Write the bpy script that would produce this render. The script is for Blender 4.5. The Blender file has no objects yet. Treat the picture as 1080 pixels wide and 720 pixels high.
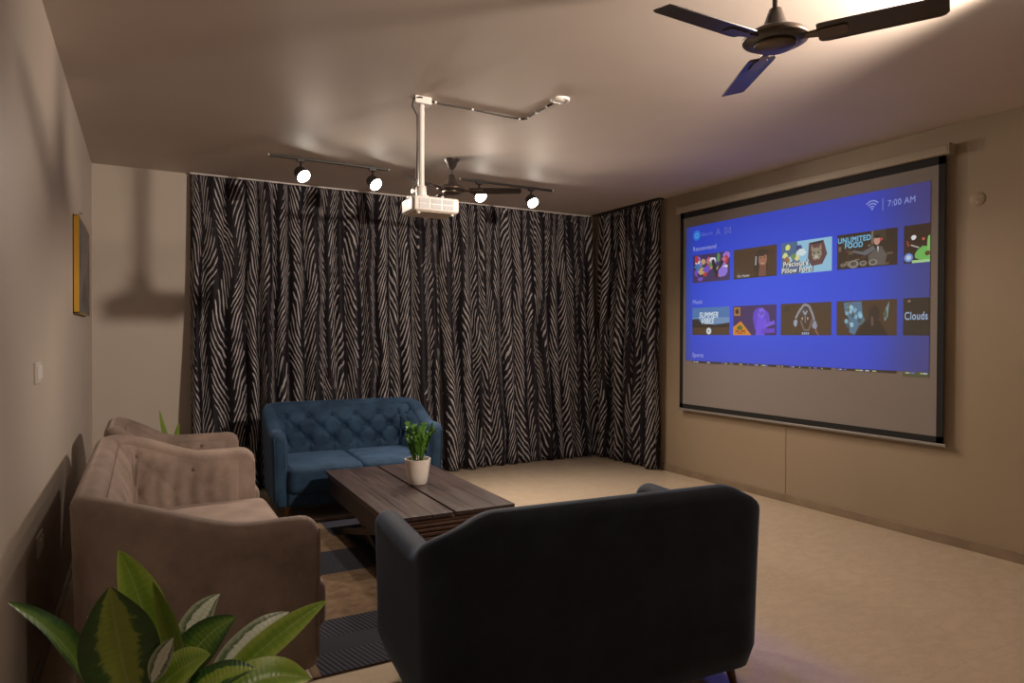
import bpy, bmesh, math, random
from mathutils import Vector, Matrix, noise
C = bpy.context.scene.collection
PI = math.pi
random.seed(7)

# ------------------------------------------------------------------ camera, world, lights, exposure
H = 2.919; XL = -0.391; XR = 4.91; YB = 6.80; YN = -1.6
CAMH = 1.45; FPX = 701.88; PITCH = 0.0099; YAW = 0.5055; ROLL = 0.0037
fw = Vector((math.sin(YAW)*math.cos(PITCH), math.cos(YAW)*math.cos(PITCH), -math.sin(PITCH)))
rt0 = Vector((math.cos(YAW), -math.sin(YAW), 0)); up0 = rt0.cross(fw)
rt = rt0*math.cos(ROLL)+up0*math.sin(ROLL); up = up0*math.cos(ROLL)-rt0*math.sin(ROLL)
cam = bpy.data.cameras.new('camera'); cam.lens = FPX/1080*36; cam.sensor_width = 36; cam.clip_start = 0.05
camo = bpy.data.objects.new('camera', cam); C.objects.link(camo)
camo.matrix_world = Matrix(((rt.x, up.x, -fw.x, 0), (rt.y, up.y, -fw.y, 0), (rt.z, up.z, -fw.z, CAMH), (0, 0, 0, 1)))
bpy.context.scene.camera = camo

W = bpy.data.worlds.new('world'); bpy.context.scene.world = W; W.use_nodes = True
W.node_tree.nodes['Background'].inputs[0].default_value = (1.0, 0.85, 0.72, 1)
W.node_tree.nodes['Background'].inputs[1].default_value = 0.0
vs = bpy.context.scene.view_settings
vs.view_transform = 'Standard'; vs.look = 'None'; vs.gamma = 1; vs.use_curve_mapping = False; vs.exposure = 0.0

WARM = (1.0, 0.83, 0.68)
SPOT_W = 100; SPOT_AIM = (0.02, -0.74, -0.68); SPOT_SIZE = 130
REAR_W = 540; REAR_POS = (3.03, 1.00, 2.77); REAR_AIM = (-0.36, 0.93, -0.05); REAR_SIZE = 96
PICTURE = 0.70

def at(x, y, Y):
    """pixel of the 1080x720 frame to the point at depth-plane Y"""
    d = rt*((x-540)/FPX) - up*((y-360)/FPX) + fw
    t = Y/d.y
    return Vector((d.x*t, Y, CAMH+d.z*t))

# ------------------------------------------------------------------ materials
def mat(name, col=(.8, .8, .8), rough=.6, metal=0.0, spec=.5, sheen=0.0, coat=0.0):
    m = bpy.data.materials.new(name); m.use_nodes = True
    b = m.node_tree.nodes['Principled BSDF']
    b.inputs['Base Color'].default_value = (*col, 1); b.inputs['Roughness'].default_value = rough
    b.inputs['Metallic'].default_value = metal; b.inputs['Specular IOR Level'].default_value = spec
    b.inputs['Sheen Weight'].default_value = sheen; b.inputs['Coat Weight'].default_value = coat
    return m
class NT:
    def __init__(s, m): s.t = m.node_tree; s.b = s.t.nodes['Principled BSDF']
    def n(s, k, **kw):
        o = s.t.nodes.new(k)
        for a, v in kw.items():
            if a.startswith('i_'):
                key = a[2:]; o.inputs[int(key) if key.isdigit() else key.replace('_', ' ')].default_value = v
            else: setattr(o, a, v)
        return o
    def l(s, a, b): s.t.links.new(a, b)
    def math(s, op, a, b=None, c=None):
        o = s.n('ShaderNodeMath', operation=op)
        for i, v in enumerate((a, b, c)):
            if v is None: continue
            if isinstance(v, (int, float)): o.inputs[i].default_value = v
            else: s.l(v, o.inputs[i])
        return o.outputs[0]
    def ramp(s, f, stops):
        r = s.n('ShaderNodeValToRGB'); e = r.color_ramp.elements
        while len(e) < len(stops): e.new(.5)
        for i, (p, c) in enumerate(stops):
            e[i].position = p; e[i].color = (*c, 1)
        s.l(f, r.inputs[0]); return r.outputs[0]
    def noise(s, vec, scale, detail=3, rough=.5):
        o = s.n('ShaderNodeTexNoise'); o.inputs['Scale'].default_value = scale; o.inputs['Detail'].default_value = detail
        o.inputs['Roughness'].default_value = rough; s.l(vec, o.inputs['Vector']); return o.outputs['Fac']
    def bump(s, h, st, dist=.01):
        o = s.n('ShaderNodeBump'); o.inputs['Strength'].default_value = st; o.inputs['Distance'].default_value = dist
        s.l(h, o.inputs['Height']); s.l(o.outputs[0], s.b.inputs['Normal'])
    def obj(s): return s.n('ShaderNodeTexCoord').outputs['Object']
    def scale(s, v, sc):
        o = s.n('ShaderNodeMapping'); o.inputs['Scale'].default_value = sc; s.l(v, o.inputs['Vector']); return o.outputs[0]

def m_mottled(name, c0, c1, scale=3, rough=.7, bump=.05, bscale=80, **k):
    m = mat(name, c0, rough, **k); t = NT(m); o = t.obj()
    t.l(t.ramp(t.noise(o, scale, 4), [(.35, c0), (.65, c1)]), t.b.inputs['Base Color'])
    t.bump(t.noise(o, bscale, 2), bump, .004)
    return m
M = {}
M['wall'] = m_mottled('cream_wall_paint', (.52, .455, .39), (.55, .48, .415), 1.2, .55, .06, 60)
M['wall_screen'] = m_mottled('cream_wall_paint_dimmed', (.285, .217, .142), (.305, .232, .155), 1.2, .55, .06, 60)  # same cream paint, darkened and warmed for the weaker light on this wall
M['ceiling'] = m_mottled('ceiling_paint', (.60, .52, .46), (.64, .56, .50), 1.0, .6, .05, 30)
# polished marble floor tiles
m = mat('polished_marble_tile', (.5, .42, .33), .2, spec=.38); t = NT(m); o = t.obj()
wv = t.n('ShaderNodeMapping'); wv.inputs['Scale'].default_value = (1.0, 1.7, 1); t.l(o, wv.inputs['Vector'])
n1 = t.noise(wv.outputs[0], 5.5, 9, .68); n2 = t.noise(wv.outputs[0], 9, 6, .6)
vein = t.math('SUBTRACT', 1, t.math('MULTIPLY', t.math('ABSOLUTE', t.math('SUBTRACT', n1, .5)), 14)); vein = t.math('MAXIMUM', vein, 0)
base = t.ramp(n2, [(.3, (.57, .46, .335)), (.7, (.60, .49, .36))])
mx = t.n('ShaderNodeMix', data_type='RGBA'); t.l(t.math('MULTIPLY', vein, .13), mx.inputs[0]); t.l(base, mx.inputs[6]); mx.inputs[7].default_value = (.30, .22, .15, 1)
br = t.n('ShaderNodeTexBrick', offset=0.0); br.inputs['Scale'].default_value = 1; br.inputs['Brick Width'].default_value = .8; br.inputs['Row Height'].default_value = .8
br.inputs['Mortar Size'].default_value = .0012; br.inputs['Color1'].default_value = (1, 1, 1, 1); br.inputs['Color2'].default_value = (.95, .95, .95, 1); br.inputs['Mortar'].default_value = (.86, .84, .82, 1)
t.l(o, br.inputs['Vector']); mm = t.n('ShaderNodeMix', data_type='RGBA', blend_type='MULTIPLY'); mm.inputs[0].default_value = 1
t.l(mx.outputs[2], mm.inputs[6]); t.l(br.outputs[0], mm.inputs[7]); t.l(mm.outputs[2], t.b.inputs['Base Color'])
t.l(t.math('MULTIPLY_ADD', n2, .08, .06), t.b.inputs['Roughness'])
M['floor'] = m
M['skirting'] = m_mottled('skirting_tile', (.20, .145, .095), (.26, .19, .125), 6, .35, .02)

# zebra curtain cloth (UV in metres of cloth)
def curtain_mat():
    m = mat('zebra_curtain_cloth', (.03, .03, .04), .5, spec=.4); t = NT(m)
    uv = t.n('ShaderNodeTexCoord').outputs['UV']; sp = t.n('ShaderNodeSeparateXYZ'); t.l(uv, sp.inputs[0])
    u, v = sp.outputs[0], sp.outputs[1]
    nA = t.noise(t.scale(uv, (2.6, 1.1, 1)), 1, 1); nB = t.noise(t.scale(uv, (9, 2.5, 1)), 1, 2)
    uu = t.math('ADD', u, t.math('MULTIPLY', t.math('SUBTRACT', nA, .5), .30))
    ang = t.math('MULTIPLY', uu, 2*PI/.34)
    zig = t.math('MULTIPLY', t.math('ARCSINE', t.math('MULTIPLY', t.math('SINE', ang), .995)), 1.6)
    ph = t.math('ADD', t.math('MULTIPLY', v, 10.5), zig)
    ph = t.math('ADD', ph, t.math('MULTIPLY', nB, 1.3))
    s = t.math('SINE', t.math('MULTIPLY', ph, 2*PI))
    nC = t.noise(t.scale(uv, (34, 9, 1)), 1, 1)
    s = t.math('ADD', s, t.math('MULTIPLY', t.math('SUBTRACT', nC, .5), 2.0))
    stem = t.math('POWER', t.math('ABSOLUTE', t.math('SINE', ang)), 10)
    s = t.math('SUBTRACT', s, t.math('MULTIPLY', stem, 1.3))
    col = t.ramp(s, [(.37, (.028, .022, .032)), (.60, (.78, .74, .74))])
    t.l(col, t.b.inputs['Base Color'])
    t.l(t.ramp(s, [(.50, (.6, .6, .6)), (.66, (.30, .30, .30))]), t.b.inputs['Roughness'])
    return m
M['curtain'] = curtain_mat()
M['tape'] = mat('curtain_heading', (.05, .045, .05), .7)
def velvet(name, c0, c1, sheen, tint, rough=.75):
    m = mat(name, c0, rough, spec=.25, sheen=sheen); t = NT(m); o = t.obj()
    f = t.noise(o, 5, 5, .65)
    t.l(t.ramp(f, [(.32, c0), (.68, c1)]), t.b.inputs['Base Color'])
    t.b.inputs['Sheen Roughness'].default_value = .4; t.b.inputs['Sheen Tint'].default_value = (*tint, 1)
    t.bump(t.noise(o, 190, 2), .12, .003)
    return m
M['blue'] = velvet('blue_velvet', (.008, .025, .056), (.026, .066, .125), .30, (.35, .55, .95))
M['navy'] = velvet('navy_velvet', (.010, .014, .021), (.018, .027, .042), .30, (.4, .55, .9))
M['beige'] = velvet('taupe_velvet', (.19, .14, .115), (.31, .235, .195), .28, (1, .85, .78))
M['button_b'] = mat('blue_button', (.012, .03, .07), .6); M['button_t'] = mat('taupe_button', (.16, .11, .085), .6)
M['foot'] = mat('tan_wood_foot', (.30, .13, .045), .4); M['foot_dark'] = mat('brown_wood_foot', (.10, .035, .015), .4)
def wood(name, c0, c1, axis, rough=.35):
    m = mat(name, c0, rough); t = NT(m); o = t.obj()
    sc = (40, 40, 40); sc = tuple(2.5 if i == axis else 40 for i in range(3))
    f = t.noise(t.scale(o, sc), 1, 5, .6)
    t.l(t.ramp(f, [(.3, c0), (.7, c1)]), t.b.inputs['Base Color']); t.bump(f, .15, .003)
    t.l(t.math('MULTIPLY_ADD', f, .2, rough-.1), t.b.inputs['Roughness']); return m
M['table'] = wood('dark_walnut', (.028, .016, .014), (.062, .038, .034), 1, .36)
M['table_edge'] = wood('reddish_walnut_edge', (.045, .020, .012), (.11, .050, .028), 0, .36)
M['table_shaded'] = wood('shaded_walnut', (.012, .008, .007), (.028, .018, .015), 1, .45)  # walnut darkened to put the shade under the table into its colour
M['pot'] = mat('white_glazed_pot', (.72, .66, .60), .35)
M['soil'] = m_mottled('potting_soil', (.02, .012, .008), (.05, .03, .02), 30, .95, .6, 60)
M['planter'] = mat('grey_planter', (.35, .33, .31), .5)
M['white'] = mat('white_plastic', (.78, .75, .72), .4); M['white_metal'] = mat('white_painted_metal', (.75, .72, .70), .35)
M['grille'] = mat('grey_grille', (.50, .51, .54), .5); M['underside'] = mat('beige_underside', (.50, .42, .34), .5)
M['black'] = mat('black_plastic', (.012, .010, .009), .4); M['glass_dark'] = mat('dark_lens_glass', (.01, .01, .02), .05)
M['cable'] = mat('dark_brown_cable', (.02, .011, .008), .5)
M['fan'] = mat('dark_brown_enamel', (.036, .026, .022), .35, coat=.2); M['fan_trim'] = mat('bronze_trim', (.12, .09, .065), .32, metal=.6)
M['rail'] = mat('black_track', (.02, .017, .015), .4)
M['spot'] = mat('black_spot_head', (.03, .027, .025), .4)
M['switch'] = mat('white_switch_plate', (.70, .66, .62), .35)
M['gold'] = mat('gold_frame', (.62, .36, .04), .35, metal=.4)
M['screen_cloth'] = mat('matte_screen_dimmed', (.22, .19, .175), .8); M['screen_black'] = mat('black_screen_border', (.004, .003, .003), .8)  # white screen cloth greyed down for the weak light reaching it
M['case'] = mat('cream_screen_case', (.36, .30, .225), .5); M['bar'] = mat('dark_screen_bar', (.22, .20, .18), .4)
m = mat('framed_print', (.2, .2, .2), .45); t = NT(m); o = t.obj()
f = t.noise(t.scale(o, (1, 5, 3)), 1.3, 5, .7)
t.l(t.ramp(f, [(.30, (.03, .03, .035)), (.46, (.12, .12, .12)), (.58, (.22, .20, .18)), (.66, (.20, .05, .03)), (.78, (.30, .27, .22))]), t.b.inputs['Base Color']); M['print'] = m
m = mat('led_disc', (1, 1, 1), .5); b = m.node_tree.nodes['Principled BSDF']; b.inputs['Emission Color'].default_value = (1, .93, .82, 1); b.inputs['Emission Strength'].default_value = 60; M['led'] = m
# the picture glows itself for the projector's light, over a near-black base
m = mat('projected_picture', (.05, .045, .04), .8); t = NT(m); a = t.n('ShaderNodeVertexColor', layer_name='col')
t.l(a.outputs[0], t.b.inputs['Emission Color']); t.b.inputs['Emission Strength'].default_value = PICTURE; M['picture'] = m
# rugs
def rug_mat():
    m = mat('banded_woven_rug', (.1, .1, .1), .9, spec=.15); t = NT(m); o = t.obj()
    sp = t.n('ShaderNodeSeparateXYZ'); t.l(o, sp.inputs[0]); x, y = sp.outputs[0], sp.outputs[1]
    def band(v, a, b): return t.math('MULTIPLY', t.math('GREATER_THAN', v, a), t.math('LESS_THAN', v, b))
    b1 = band(y, 0.0, .545); b2 = band(y, 1.19, 1.62); b3 = t.math('MULTIPLY', band(y, 1.94, 2.36), t.math('GREATER_THAN', x, .56))  # far band is stripe plus table shadow, cut at the shadow's edge
    dark = t.math('ADD', t.math('ADD', b1, b2), b3)
    dark = t.math('MULTIPLY', dark, t.math('GREATER_THAN', x, .035))
    dia = t.math('SINE', t.math('ADD', t.math('MULTIPLY', x, 270), t.math('MULTIPLY', y, 75)))
    mid = band(y, .19, .35)
    dia2 = t.math('SINE', t.math('ADD', t.math('MULTIPLY', x, 420), t.math('MULTIPLY', y, 420)))
    st = t.math('ADD', t.math('MULTIPLY', dia, t.math('SUBTRACT', 1, mid)), t.math('MULTIPLY', t.math('MULTIPLY', dia2, .15), mid))
    dc = t.ramp(t.math('MULTIPLY_ADD', st, .5, .5), [(.35, (.016, .017, .028)), (.75, (.055, .055, .070))])
    tan = t.ramp(t.noise(o, 14, 4), [(.35, (.14, .09, .055)), (.65, (.21, .145, .09))])
    mx = t.n('ShaderNodeMix', data_type='RGBA'); t.l(dark, mx.inputs[0]); t.l(tan, mx.inputs[6]); t.l(dc, mx.inputs[7])
    t.l(mx.outputs[2], t.b.inputs['Base Color']); t.bump(st, .2, .002); return m
M['rug'] = rug_mat(); M['rug_border'] = mat('beige_rug_binding', (.42, .33, .25), .8)
def leaf_mat(name, green, light, edge, mode):
    m = mat(name, green, .38, spec=.5); t = NT(m)
    uv = t.n('ShaderNodeTexCoord').outputs['UV']; sp = t.n('ShaderNodeSeparateXYZ'); t.l(uv, sp.inputs[0])
    a = t.math('ABSOLUTE', t.math('SUBTRACT', sp.outputs[0], .5)); n = t.noise(t.scale(uv, (5, 12, 1)), 1, 5, .7)
    f = t.math('ADD', t.math('MULTIPLY', a, 2), t.math('MULTIPLY', t.math('SUBTRACT', n, .5), .9))
    vein = t.math('LESS_THAN', a, .018)
    c = t.ramp(f, [(.0, light), (.42, light), (.55, green), (.9, edge)] if mode else [(.0, green), (.5, green), (.7, light), (.95, edge)])
    mx = t.n('ShaderNodeMix', data_type='RGBA'); t.l(t.math('MULTIPLY', vein, .6), mx.inputs[0]); t.l(c, mx.inputs[6]); mx.inputs[7].default_value = (.30, .36, .12, 1)
    t.l(mx.outputs[2], t.b.inputs['Base Color'])
    w = t.n('ShaderNodeTexWave', bands_direction='Y'); w.inputs['Scale'].default_value = 6; w.inputs['Distortion'].default_value = 1; t.l(uv, w.inputs['Vector']); t.bump(w.outputs['Fac'], .15, .003)
    t.b.inputs['Subsurface Weight'].default_value = 0.0
    t.b.inputs['Transmission Weight'].default_value = 0.0
    return m
M['leaf_a'] = leaf_mat('variegated_leaf', (.03, .09, .015), (.22, .30, .04), (.02, .06, .01), 1)
M['leaf_b'] = leaf_mat('bright_leaf', (.20, .30, .03), (.15, .25, .02), (.26, .34, .06), 1)
M['leaf_s'] = leaf_mat('silvery_leaf', (.06, .10, .04), (.55, .58, .48), (.30, .34, .24), 1)
M['leaf_d'] = leaf_mat('dark_leaf', (.05, .12, .015), (.10, .18, .025), (.02, .05, .01), 1)
M['leaf_zz'] = mat('glossy_small_leaf', (.055, .15, .015), .3); M['stem'] = mat('green_stem', (.10, .18, .04), .5)

# ------------------------------------------------------------------ mesh helpers
def obj(name, bm, material, parent=None, smooth=False, loc=None):
    me = bpy.data.meshes.new(name); bm.normal_update(); bm.to_mesh(me); bm.free()
    for x in (material if isinstance(material, (list, tuple)) else [material]): me.materials.append(x)
    if smooth:
        for p in me.polygons: p.use_smooth = True
        if smooth != 'all':
            me.set_sharp_from_angle(angle=math.radians(40))
    o = bpy.data.objects.new(name, me); C.objects.link(o)
    if parent: o.parent = parent
    if loc: o.location = loc
    return o
def thing(name, label, cat, loc=(0, 0, 0), rz=0, group=None):
    o = bpy.data.objects.new(name, None); C.objects.link(o); o.empty_display_size = .1
    o.location = loc; o.rotation_euler = (0, 0, rz); return tag(o, label, cat, group)
def tag(o, label, cat, group=None):
    o['label'] = label; o['category'] = cat; o['kind'] = 'thing'
    if group: o['group'] = group
    return o
def struct(o): o['kind'] = 'structure'; return o
def copy_tree(o, parent=None):
    c = o.copy(); C.objects.link(c)
    if parent: c.parent = parent
    for ch in [x for x in bpy.data.objects if x.parent == o]: copy_tree(ch, c)
    return c
def box(bm, x0, x1, y0, y1, z0, z1, mi=0):
    vs = [bm.verts.new((x, y, z)) for x in (x0, x1) for y in (y0, y1) for z in (z0, z1)]
    for f in ((0, 1, 3, 2), (4, 6, 7, 5), (0, 4, 5, 1), (2, 3, 7, 6), (0, 2, 6, 4), (1, 5, 7, 3)):
        bm.faces.new([vs[i] for i in f]).material_index = mi
    return vs
def bbox(x0, x1, y0, y1, z0, z1, bev=.004, seg=2):
    bm = bmesh.new(); box(bm, x0, x1, y0, y1, z0, z1); bmesh.ops.recalc_face_normals(bm, faces=bm.faces)
    if bev: bmesh.ops.bevel(bm, geom=list(bm.edges), offset=bev, segments=seg, affect='EDGES', profile=.5)
    return bm
def obox(bm, a, b, w, t, upv=(0, 0, 1)):
    """oriented bar from a to b, width w, thickness t"""
    a, b = Vector(a), Vector(b); d = (b-a).normalized(); s = d.cross(Vector(upv)).normalized(); u = s.cross(d)
    vs = [bm.verts.new(p + s*i*w/2 + u*j*t/2) for p in (a, b) for i in (-1, 1) for j in (-1, 1)]
    for f in ((0, 1, 3, 2), (4, 6, 7, 5), (0, 4, 5, 1), (2, 3, 7, 6), (0, 2, 6, 4), (1, 5, 7, 3)):
        bm.faces.new([vs[i] for i in f])
def lathe(bm, prof, c=(0, 0, 0), n=28, cap=True, mi=0, axis=None):
    """prof: list of (r, z); axis: optional Matrix applied"""
    rings = []
    for r, z in prof:
        ring = []
        for k in range(n):
            v = Vector((r*math.cos(2*PI*k/n), r*math.sin(2*PI*k/n), z))
            if axis: v = axis @ v
            ring.append(bm.verts.new(v + Vector(c)))
        rings.append(ring)
    for a, b in zip(rings, rings[1:]):
        for k in range(n): bm.faces.new((a[k], a[(k+1) % n], b[(k+1) % n], b[k])).material_index = mi
    if cap:
        bm.faces.new(rings[0][::-1]).material_index = mi; bm.faces.new(rings[-1]).material_index = mi
def tube(bm, pts, r, n=8, r2=None):
    pts = [Vector(p) for p in pts]; rings = []
    for i, p in enumerate(pts):
        d = (pts[min(i+1, len(pts)-1)] - pts[max(i-1, 0)]).normalized()
        s = d.cross(Vector((0, 0, 1)))
        if s.length < .05: s = d.cross(Vector((0, 1, 0)))
        s.normalize(); u = s.cross(d); rr = r if r2 is None else r+(r2-r)*i/(len(pts)-1)
        rings.append([bm.verts.new(p + (s*math.cos(2*PI*k/n)+u*math.sin(2*PI*k/n))*rr) for k in range(n)])
    for a, b in zip(rings, rings[1:]):
        for k in range(n): bm.faces.new((a[k], a[(k+1) % n], b[(k+1) % n], b[k]))
    bm.faces.new(rings[0][::-1]); bm.faces.new(rings[-1]); bmesh.ops.recalc_face_normals(bm, faces=bm.faces)
def sm(t): t = max(0., min(1., t)); return t*t*(3-2*t)
def rbox(hx, hy, hz, r, n=16, puff=0, cz=0, cx=0, cy=0):
    """soft cushion block, half sizes hx hy hz"""
    bm = bmesh.new(); g = [math.sin(PI/2*(2*i/n-1)) for i in range(n+1)]
    cache = {}
    def V(a, b, c):
        k = (round(a, 5), round(b, 5), round(c, 5))
        if k not in cache:
            p = Vector((a*hx, b*hy, c*hz)); q = Vector([max(-h+r, min(h-r, x)) for x, h in zip(p, (hx, hy, hz))])
            d = p-q; p = q+d.normalized()*r if d.length > 1e-6 else p
            if puff and c > 0: p.z += puff*c*(1-a*a)**.7*(1-b*b)**.7
            if puff and b > .5: p.y += puff*.5*(b)*(1-a*a)*(1-c*c)
            cache[k] = bm.verts.new(p+Vector((cx, cy, cz)))
        return cache[k]
    for i in range(n):
        for j in range(n):
            a0, a1, b0, b1 = g[i], g[i+1], g[j], g[j+1]
            for s in (-1, 1):
                for q in (((a0, b0, s), (a1, b0, s), (a1, b1, s), (a0, b1, s)), ((a0, s, b0), (a1, s, b0), (a1, s, b1), (a0, s, b1)), ((s, a0, b0), (s, a1, b0), (s, a1, b1), (s, a0, b1))):
                    bm.faces.new([V(*x) for x in q])
    bmesh.ops.recalc_face_normals(bm, faces=bm.faces)
    return bm

# ------------------------------------------------------------------ room
struct(obj('floor', bbox(XL-.15, XR+.15, YN-.15, YB+.15, -.12, 0, 0), M['floor']))
struct(obj('ceiling', bbox(XL-.15, XR+.15, YN-.15, YB+.15, H, H+.12, 0), M['ceiling']))
struct(obj('wall_left', bbox(XL-.15, XL, YN-.15, YB+.15, 0, H, 0), M['wall']))
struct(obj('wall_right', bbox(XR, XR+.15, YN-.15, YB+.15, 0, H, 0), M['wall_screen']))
struct(obj('wall_back', bbox(XL, XR, YB, YB+.15, 0, H, 0), M['wall']))
struct(obj('wall_front', bbox(XL, XR, YN-.15, YN, 0, H, 0), M['wall']))
struct(obj('baseboard_right', bbox(XR-.014, XR, YN, YB, 0, .068, .003), M['skirting']))
struct(obj('baseboard_left', bbox(XL, XL+.012, YN, YB-.012, 0, .068, .003), M['skirting']))
struct(obj('baseboard_back', bbox(XL, XR-.014, YB-.012, YB, 0, .068, .003), M['skirting']))

# ------------------------------------------------------------------ curtains
def curtain(name, path, label, seed, top=2.903, flare=.13):
    """path(s)->(base point, normal) with s in metres along the window"""
    pts, L = path
    rnd = random.Random(seed)
    # fold positions
    folds = [0.0]
    while folds[-1] < L: folds.append(folds[-1]+rnd.uniform(.10, .19))
    amps = [rnd.uniform(.6, 1.15) for _ in folds]
    def fold(s, z):
        # warp along s with height so folds lean
        h = 1-z/top
        s2 = s + .018*math.sin(7*s+seed)*h
        for i in range(len(folds)-1):
            if folds[i] <= s2 < folds[i+1] or i == len(folds)-2:
                t = (s2-folds[i])/(folds[i+1]-folds[i]); a = amps[i]*min(1, (folds[i+1]-folds[i])/.14)
                return a*max(0, math.sin(PI*max(0, min(1, t))))**.75
        return 0
    bm = bmesh.new(); uvl = bm.loops.layers.uv.new('UVMap')
    ns = int(L/.0095); zs = [0.012+ (top-.012)*k/44 for k in range(45)]
    zs = zs[:-1]+[top-.07, top-.045, top-.02, top]; zs = sorted(set(zs))
    grid = []; arc = 0; prev = None; us = []
    for i in range(ns+1):
        s = L*i/ns; p, nr = pts(s); col = []
        d = fold(s, 1.2)*.10
        q = (s, d)
        if prev: arc += math.hypot(q[0]-prev[0], q[1]-prev[1])
        prev = q; us.append(arc)
        for z in zs:
            h = 1-z/top
            amp = .070+.060*sm(h*1.5)
            pin = sm((top-z)/.12)
            dd = fold(s, z)*amp*(.55+.45*pin) + (1-pin)*.006*math.sin(s*2*PI/.035) + flare*h*h*1.4 + .008*math.sin(3*z+9*s)
            col.append(bm.verts.new((p[0]+nr[0]*dd, p[1]+nr[1]*dd, z)))
        grid.append(col)
    for i in range(ns):
        for k in range(len(zs)-1):
            f = bm.faces.new((grid[i][k], grid[i+1][k], grid[i+1][k+1], grid[i][k+1]))
            for lp, (uu, vv) in zip(f.loops, ((us[i], zs[k]), (us[i+1], zs[k]), (us[i+1], zs[k+1]), (us[i], zs[k+1]))):
                lp[uvl].uv = (uu+seed*3.7, vv)
    bmesh.ops.solidify(bm, geom=list(bm.faces), thickness=.003)
    o = obj(name, bm, M['curtain'], smooth='all'); tag(o, label, 'curtain', 'zebra curtains around the corner')
    return o
YC = 6.755
def back_path(x0, x1): return (lambda s: ((x0+s, YC), (0, -1)), x1-x0)
curtain('curtain', back_path(.372, 2.80), 'wide zebra striped curtain on the left of the back wall, behind the tufted blue sofa', 1)
curtain('curtain', back_path(2.81, 4.865), 'zebra striped back wall curtain right of the tufted blue sofa, ending in the corner', 2)
def side_path(): 
    y0, y1 = 6.61, 5.46
    return (lambda s: ((XR-.035, y0-s), (-1, 0)), y0-y1)
curtain('curtain', side_path(), 'narrow zebra striped curtain turned along the right wall beside the projection screen', 3, flare=.0)
r = tag(obj('curtain_rail', bbox(.37, 4.86, YC-.03, YC+.01, 2.906, H-.001, .003), M['white']), 'thin white curtain rail along the ceiling above the back wall curtains', 'curtain rail')
r = tag(obj('curtain_rail', bbox(XR-.11, XR-.03, 5.46, YC-.06, 2.906, H-.001, .003), M['rail']), 'short curtain rail above the narrow curtain on the right wall', 'curtain rail')

# ------------------------------------------------------------------ sofas
def shell_path(Wd, D, T, Rc):
    """centre line of the U shaped wrap: list of (x,y,nx,ny,u); y=0 outer back, y=D arm front; n points outward"""
    out = []; hw = Wd/2-T/2; r = Rc-T/2; pts = []
    n = 16
    for i in range(n): pts.append((-hw, D-(D-Rc)*i/n, -1, 0))
    for i in range(10):
        a = PI+ (PI/2)*i/10; pts.append((-hw+r+r*math.cos(a), T/2+r+r*math.sin(a), math.cos(a), math.sin(a)))
    m = max(20, int(Wd*16))
    for i in range(m+1): pts.append((-hw+r+(2*hw-2*r)*i/m, T/2, 0, -1))
    for i in range(1, 11):
        a = 1.5*PI+(PI/2)*i/10; pts.append((hw-r+r*math.cos(a), T/2+r+r*math.sin(a), math.cos(a), math.sin(a)))
    for i in range(1, n+1): pts.append((hw, Rc+(D-Rc)*i/n, 1, 0))
    u = 0
    for i, p in enumerate(pts):
        if i: u += math.hypot(p[0]-pts[i-1][0], p[1]-pts[i-1][1])
        out.append((*p, u))
    return out, u
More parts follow.
